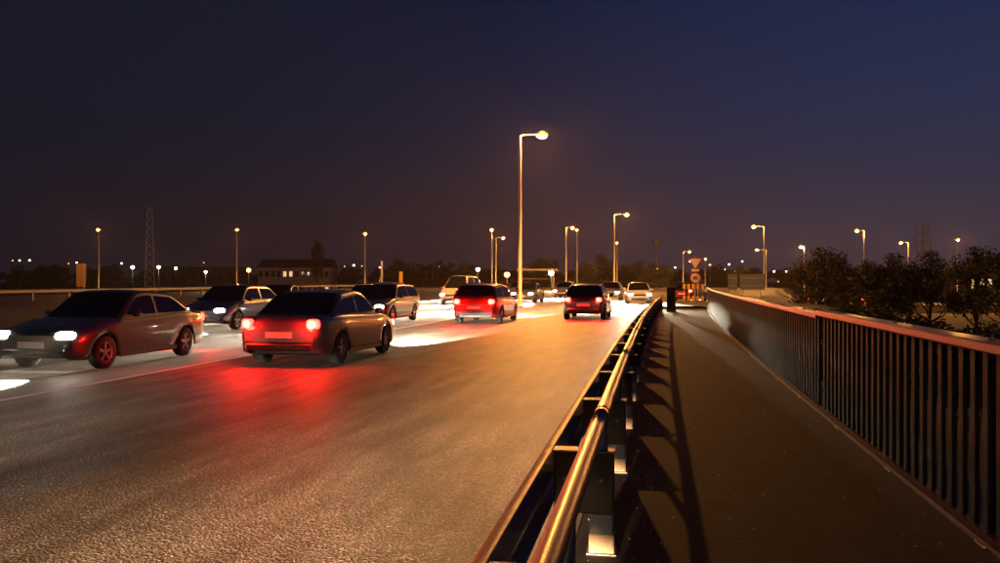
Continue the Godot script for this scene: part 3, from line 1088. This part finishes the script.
func lamps() -> void:
	var J := ROAD_Y
	street_lamp(541, 136, 520, 52.0, J, 780.0, "tall street lamp with side arm rising from the road at the junction mouth")
	street_lamp(626, 215, 614, 110.0, J, 500.0, "street lamp with a side arm behind the turning white hatchback")
	street_lamp(616, 243, 617, 190.0, J, 250.0, "straight street lamp beyond the arm lamp by the turning white hatchback")
	street_lamp(572, 228, 566, 140.0, J, 400.0, "street lamp with short arm standing alone beyond the junction")
	street_lamp(576, 230, 577, 175.0, J, 200.0, "thin straight street lamp close behind a short arm lamp")
	street_lamp(491, 230, 492, 150.0, J, 350.0, "straight street lamp paired with a lower arm lamp")
	street_lamp(503, 238, 496, 165.0, J, 300.0, "lower arm street lamp paired with a straight one")
	street_lamp(365, 234, 365, 150.0, LOW, 400.0, "straight street lamp behind the end of the far crash barrier")
	street_lamp(237, 230, 237, 155.0, LOW, 350.0, "straight dim-poled street lamp beside the low pale hall")
	street_lamp(97, 230, 99, 140.0, LOW, 450.0, "straight pale-poled street lamp next to the tall panel board")
	street_lamp(754, 227, 764, 120.0, LOW, 220.0, "arm street lamp rising beside the two green sign boards")
	street_lamp(757, 250, 766, 190.0, LOW, 250.0, "lower arm street lamp behind the one by the sign boards")
	street_lamp(801, 247, 804, 145.0, LOW, 500.0, "street lamp at the edge of the dark trees")
	street_lamp(857, 231, 864, 130.0, LOW, 220.0, "arm street lamp rising out of the dark trees")
	street_lamp(901, 243, 908, 160.0, LOW, 220.0, "arm street lamp between tree crowns near the lattice mast")
	street_lamp(958, 240, 957, 145.0, LOW, 900.0, "straight street lamp in front of the lit lower road")
	street_lamp(689, 252, 683, 170.0, J, 250.0, "street lamp with short arm standing beyond the give way sign")
	street_lamp(706, 259, 705, 210.0, J, 200.0, "far straight street lamp down the side road past the give way sign")
	street_lamp(709, 265, 710, 260.0, J, 0.0, "farthest street lamp down the side road")
	# the lamp behind the viewer, on the railing side
	lamp_at(on(2.7, -14.0, -0.9), 11.0, -3.8, 75.0, "street lamp outside the footway railing with a long arm over it")

func give_way(parent: Node3D, y: float) -> void:
	var tri := func(r: float, d: float, m: Material, called: String, z: float):
		var st := stool()
		st.set_smooth_group(-1)
		var v := []
		for i in 3:
			for c in 5:
				var a := -PI / 2 + TAU * i / 3.0
				var p := Vector2(cos(a), sin(a)) * (r - r * 0.16)
				var b := a + deg_to_rad(-60.0 + 30.0 * c)
				v.append(p + Vector2(cos(b), sin(b)) * r * 0.08)
		var n := v.size()
		for i in n:
			var p: Vector2 = v[i]
			var q: Vector2 = v[(i + 1) % n]
			st.add_vertex(Vector3(0, 0, d)); st.add_vertex(Vector3(q.x, q.y, d)); st.add_vertex(Vector3(p.x, p.y, d))
			st.add_vertex(Vector3(0, 0, 0)); st.add_vertex(Vector3(p.x, p.y, 0)); st.add_vertex(Vector3(q.x, q.y, 0))
			quad(st, Vector3(p.x, p.y, 0), Vector3(p.x, p.y, d), Vector3(q.x, q.y, d), Vector3(q.x, q.y, 0))
		put(done(st), called, m, parent, Vector3(0, y, z))
	tri.call(0.56, 0.02, M.sign_red, "red_border", 0.04)
	tri.call(0.41, 0.006, M.sign_white, "white_face", 0.0602)

func signs() -> void:
	var z := 55.0
	var t := thing("road_sign", "give way triangle above a round 40 speed limit sign on one post", "road sign", Vector3(px(695, z), 0.08, -z), 0.05)
	put(cyl(0.035, 0.035, 2.95, 12), "post", M.pole, t, Vector3(0, 1.475, 0))
	give_way(t, 2.62)
	put(cyl(0.37, 0.37, 0.02, 32), "red_ring", M.sign_red, t, Vector3(0, 1.6, 0.05), Vector3(PI / 2, 0, 0))
	put(cyl(0.285, 0.285, 0.006, 32), "white_face", M.sign_white, t, Vector3(0, 1.6, 0.0632), Vector3(PI / 2, 0, 0))
	put(bevel_box(Vector3(0.5, 0.16, 0.02), 0.004), "small_plate", M.sign_white, t, Vector3(0, 2.1, 0.05))
	var tm := TextMesh.new()
	tm.text = "40"
	var f := SystemFont.new()
	f.font_names = PackedStringArray(["Droid Sans"])
	f.font_weight = 700
	tm.font = f
	tm.font_size = 64
	tm.pixel_size = 0.0052
	tm.depth = 0.006
	put(tm, "numerals", M.sign_black, t, Vector3(0, 1.6, 0.0695))
	# yellow marker boards behind the sign
	for i in 5:
		var x := 684.0 + i * 4.6
		var m := thing("marker_board", "upright yellow marker board in the row behind the round speed sign", "marker board", Vector3(px(x, 58.0), 0.0, -58.0), 0.0, "yellow marker boards")
		put(bevel_box(Vector3(0.2, 0.34, 0.03), 0.006), "upper_panel", M.yellow, m, Vector3(0, 1.1, 0))
		put(bevel_box(Vector3(0.2, 0.3, 0.03), 0.006), "lower_panel", M.yellow, m, Vector3(0, 0.28, 0))
		put(cyl(0.025, 0.025, 1.3, 8), "stake", M.pole, m, Vector3(0, 0.65, -0.04))
	# squat cabinet where the barrier ends
	var c := thing("roadside_cabinet", "squat dark metal cabinet standing at the end of the crash barrier", "cabinet", Vector3(px(671, 41.5), 0.0, -41.5), -0.2)
	put(bevel_box(Vector3(0.42, 1.12, 0.34), 0.015), "case", M.dark_metal, c, Vector3(0, 0.58, 0))
	put(bevel_box(Vector3(0.48, 0.05, 0.4), 0.012), "lid", M.dark_metal, c, Vector3(0, 1.165, 0))
	put(bevel_box(Vector3(0.36, 0.95, 0.012), 0.004), "door", M.bracket, c, Vector3(0, 0.58, 0.174))
	put(bevel_box(Vector3(0.46, 0.05, 0.38), 0.01), "plinth", M.concrete, c, Vector3(0, 0.024, 0))
	# two green and white boards beyond the railing
	var z2 := 88.0
	for q in [[732.5, 9.5, "narrow pale green sign board beside a wider one"], [752.0, 25.0, "wide pale green sign board on two posts beyond the railing"]]:
		var w: float = q[1] * z2 / FOCAL
		var x := px(q[0], z2)
		var b := thing("sign_board", q[2], "sign board", Vector3(x, ROAD_Y - 1.2, -z2), 0.0)
		var lo := py(289.5, z2) - (ROAD_Y - 1.2)
		var hi := py(274.0, z2) - (ROAD_Y - 1.2)
		put(bevel_box(Vector3(w, hi - lo, 0.06), 0.015), "board", M.sign_green, b, Vector3(0, (lo + hi) / 2, 0))
		for s in [-0.35, 0.35]:
			put(cyl(0.05, 0.05, hi, 8), "post", M.pole, b, Vector3(s * w, hi / 2, -0.09))
		for yy in [0.25, 0.75]:
			put(bevel_box(Vector3(w - 0.1, 0.05, 0.02), 0.004), "rib", M.sign_white, b, Vector3(0, lerpf(lo, hi, yy), 0.041))
	# tall panel board on the far left
	var z3 := 147.0
	var pb := thing("panel_board", "tall narrow board of stacked orange-lit panels behind the far crash barrier", "sign board", Vector3(px(81.5, z3), -2.0, -z3), 0.1)
	var lo3 := py(287, z3) + 2.0
	var hi3 := py(263.5, z3) + 2.0
	for r in 5:
		for cidx in 2:
			put(bevel_box(Vector3(0.76, (hi3 - lo3) / 5.0 - 0.03, 0.06), 0.015), "panel", M.brown_panel, pb, Vector3((cidx - 0.5) * 0.80, lo3 + (hi3 - lo3) * (r + 0.5) / 5.0, 0))
	for s in [-0.4, 0.4]:
		put(cyl(0.06, 0.06, hi3, 8), "post", M.pole, pb, Vector3(s, hi3 / 2, -0.1))
	# braced post and orange stub at the end of the far barrier
	var z4 := 150.0
	var bp := thing("braced_post", "white braced post near the end of the far crash barrier", "post", Vector3(px(382, z4), ROAD_Y - 0.3, -z4))
	var h4 := py(261, z4) - ROAD_Y + 0.3
	put(cyl(0.16, 0.14, h4, 10), "post", M.sign_white, bp, Vector3(0, h4 / 2, 0))
	put(tube([Vector3(-1.1, 0, 0), Vector3(0, h4 * 0.55, 0)], [0.09, 0.09], 8), "brace", M.sign_white, bp)
	var z5 := 160.0
	var st5 := thing("marker_post", "short square orange marker post at the end of the far crash barrier", "post", Vector3(px(401, z5), ROAD_Y, -z5))
	put(bevel_box(Vector3(0.6, py(272, z5) - ROAD_Y, 0.5), 0.04), "case", M.yellow, st5, Vector3(0, (py(272, z5) - ROAD_Y) / 2, 0))
	put(bevel_box(Vector3(0.7, 0.08, 0.6), 0.02), "cap", M.pole, st5, Vector3(0, py(272, z5) - ROAD_Y + 0.04, 0))

func background() -> void:
	# lower roads lit by their lamps
	var pm := PlaneMesh.new()
	pm.size = Vector2(130, 9)
	struct(bevel_box(Vector3(130, 1.4, 12), 0.05), "causeway", M.concrete, Vector3(110, LOW + 0.7, -148))
	struct(pm, "lower_road", M.road, Vector3(110, LOW + 1.405, -148))
	struct(bevel_box(Vector3(120, 2.6, 10), 0.05), "slip_road", M.concrete, Vector3(-92, LOW + 1.3, -142))
	# dark trees and shrubs below the railing on the right
	var list := [
		[820, 243, 62, "broad dark tree nearest the two green sign boards"], [838, 254, 66, "dark tree leaning against the broad one by the sign boards"],
		[868, 257, 58, "dark tree in front of an arm lamp rising from the trees"], [893, 250, 64, "dark tree just before the lamp beside the lattice mast"],
		[930, 247, 66, "dark tree in front of the wide lattice mast"], [976, 242, 60, "tall dark tree beside the straight lamp on the lower road"],
		[1012, 240, 58, "tall dark tree next to the one by the straight lower road lamp"], [850, 266, 80, "low dark tree behind the tree row near the arm lamps"],
		[906, 268, 90, "low dark tree behind the row below the lattice mast"], [1045, 250, 48, "dark tree past the tall pair by the lower road"], [1080, 245, 55, "last dark tree of the row below the railing"]]
	var i := 0
	for q in list:
		var z: float = q[2]
		var h := py(q[1], z) - LOW
		tree("roadside_tree", Vector3(px(q[0], z), LOW, -z), h * 1.02, 0.95, i, q[3], "tree", "trees below the railing")
		i += 1
	for q in [[882, 300, 36], [918, 309, 30], [952, 320, 27], [985, 316, 30], [845, 296, 42], [1030, 310, 24]]:
		var z: float = q[2]
		var h := py(q[1], z) - LOW
		tree("leafy_shrub", Vector3(px(q[0], z), LOW, -z), h, 1.3, i, "low dark shrub growing close behind the railing", "shrub", "shrubs behind the railing")
		i += 1
	# trees along the left and middle horizon
	for q in [[317, 237, 260, 0.45], [398, 256, 230, 1.1], [420, 262, 240, 1.2], [440, 258, 220, 1.0], [463, 260, 200, 1.1], [540, 255, 210, 1.2], [585, 258, 190, 1.3], [600, 252, 230, 1.2], [640, 258, 200, 1.2], [660, 262, 180, 1.3], [720, 262, 230, 1.2], [740, 264, 200, 1.1], [20, 263, 240, 1.4], [55, 262, 260, 1.3], [115, 262, 270, 1.2], [190, 264, 280, 1.3], [345, 262, 300, 1.2]]:
		var z: float = q[2]
		var h := py(q[1], z) - LOW
		var poplar: bool = q[3] < 0.5
		tree("poplar_tree" if poplar else "far_tree", Vector3(px(q[0], z), LOW, -z), h, q[3], i, "tall slim poplar rising behind the low hall" if poplar else ("dark skyline tree behind the far crash barrier and lattice mast" if q[0] < 350 else ("dark skyline tree beyond the lit canopy and paired lamps" if q[0] < 560 else "dark skyline tree beyond the turning white hatchback")), "tree", "" if poplar else ("skyline trees behind the far barrier" if q[0] < 350 else ("skyline trees by the canopy" if q[0] < 560 else "skyline trees beyond the junction")))
		i += 1
	# the wood along the horizon, one dark mass
	var mm := MultiMesh.new()
	mm.transform_format = MultiMesh.TRANSFORM_3D
	mm.mesh = crowns[2]
	mm.instance_count = 170
	for k in 170:
		var x := -290.0 + 580.0 * k / 170.0 + rng.randf_range(-2, 2)
		var z := rng.randf_range(330, 420)
		var h := rng.randf_range(10.0, 15.0)
		mm.set_instance_transform(k, Transform3D(Basis(Vector3.UP, rng.randf() * TAU).scaled(Vector3(h * 1.4, h, h * 1.4)), Vector3(x, LOW - h * 0.2, -z)))
	var wood := MultiMeshInstance3D.new()
	wood.multimesh = mm
	wood.material_override = M.leaf
	wood.name = "distant_wood"
	add_child(wood)
	tag(wood, "dark distant wood along the whole horizon", "wood")
	wood.set_meta("kind", "stuff")
	# buildings
	building(258, 330, 267.5, 290.0, LOW, 14.0, 2, 12, 0.35, true, "low pale hall with a row of lit windows under a gable roof", 3.0)
	building(150, 236, 268, 310.0, LOW, 16.0, 1, 9, 0.12, false, "long flat-roofed dark shed behind the two white lamps")
	building(880, 1010, 272, 260.0, LOW, 14.0, 1, 16, 0.5, false, "long low building with lit windows behind the dark trees")
	building(408, 445, 270, 280.0, LOW, 12.0, 2, 6, 0.1, false, "small dark block beyond the end of the far barrier")
	# masts
	lattice_mast(150, 230.0, LOW, py(207, 230.0) - LOW, 2.6, 1.2, "slender steel lattice mast standing between two white lamps")
	lattice_mast(923, 240.0, LOW, py(222, 240.0) - LOW, 4.2, 2.2, "wide dim lattice mast behind the trees and lower road")
	var mt := thing("flood_mast", "thin dark mast with a box head beyond the turning white hatchback", "mast", Vector3(px(656, 200.0), LOW, -200.0))
	var mh := py(244, 200.0) - LOW
	put(cyl(0.22, 0.14, mh, 8), "pole", M.dark_metal, mt, Vector3(0, mh / 2, 0))
	put(bevel_box(Vector3(1.3, 1.6, 0.8), 0.05), "box_head", M.dark_metal, mt, Vector3(0, mh + 0.5, 0))
	# canopy of a filling station in the middle distance
	var zc := 150.0
	var cn := thing("station_canopy", "flat lit canopy on columns beyond the junction", "canopy", Vector3(px(537, zc), ROAD_Y, -zc))
	var ch := py(270, zc) - ROAD_Y
	put(bevel_box(Vector3(7.0, 0.35, 6.0), 0.05), "roof", M.wall_pale, cn, Vector3(0, ch, 0))
	for s in [[-2.8, -2], [2.8, -2], [-2.8, 2], [2.8, 2]]:
		put(cyl(0.14, 0.14, ch - 0.2, 10), "column", M.pole, cn, Vector3(s[0], (ch - 0.2) / 2, s[1]))
	put(bevel_box(Vector3(6.6, 0.3, 0.2), 0.03), "rear_beam", M.wall_pale, cn, Vector3(0, ch * 0.55, -2.6))
	# small lamps
	small_lamp(507, 277, 120.0, ROAD_Y, 0.42, false, 60.0, "big orange globe lamp low beside the lit canopy", "low lamps near the canopy")
	small_lamp(551, 275, 130.0, ROAD_Y, 0.42, true, 80.0, "bright white globe lamp at the end of the lit canopy", "low lamps near the canopy")
	small_lamp(478, 271, 170.0, ROAD_Y, 0.4, true, 40.0, "white globe lamp standing alone before the skyline trees", "low lamps near the canopy")
	small_lamp(249, 272, 170.0, LOW, 0.45, false, 60.0, "orange globe lamp at the gable of the low hall", "")
	small_lamp(133, 268.5, 200.0, LOW, 0.4, true, 90.0, "bright white globe lamp before the dark shed", "white lamps before the shed")
	small_lamp(159, 268.5, 200.0, LOW, 0.4, true, 90.0, "bright white globe lamp before the dark shed", "white lamps before the shed")
	small_lamp(176, 269.5, 220.0, LOW, 0.35, true, 20.0, "faint warm globe lamp on the front of the shed", "")
	small_lamp(206, 273, 140.0, LOW, 0.22, true, 30.0, "small white globe lamp lighting a shrub by the road", "")
	tree("leafy_shrub", Vector3(px(199, 139.0), LOW, -139.0), 4.2, 1.2, 3, "shrub lit by a small white globe lamp", "shrub", "")
	var far := [[13, 261], [20, 261], [30, 261], [69, 264], [77, 263], [122, 264], [204, 263], [294, 270], [308, 269.5], [298, 273], [321, 274], [331, 268], [337, 267], [345, 267], [354, 266], [362, 266.5], [380, 268], [412, 275], [430, 275], [439, 267], [423, 284], [657, 269], [675, 268], [690, 262], [718, 268], [725, 270], [729, 265], [735, 272], [742, 262], [774, 272], [778, 282], [786, 272], [872, 273], [893, 274], [900, 273], [913, 275], [950, 283], [962, 283], [980, 284], [989, 283]]
	var n := 0
	for q in far:
		var z := 300.0 + 11.0 * (n % 7)
		small_lamp(q[0], q[1], z, LOW, 0.2 + 0.06 * (n % 3), n % 3 != 0, 0.0, "tiny distant lamp among the dark trees on the horizon", "tiny lamps on the horizon")
		n += 1
	# slow cars on the lower road to the right
	var p1 := car_paint(0.08, 0.08, 0.09)
	for q in [[783, 1], [798, 1], [812, 1], [855, 1], [872, 1], [965, 0]]:
		var z: float = 146.0 + q[1] * 2.0
		make_car("saloon", p1, "dark saloon with red tail lights on the lower road beyond the trees", Vector3(px(q[0], z), LOW + 1.405, -z), -0.9, "cars on the lower road", 60.0)
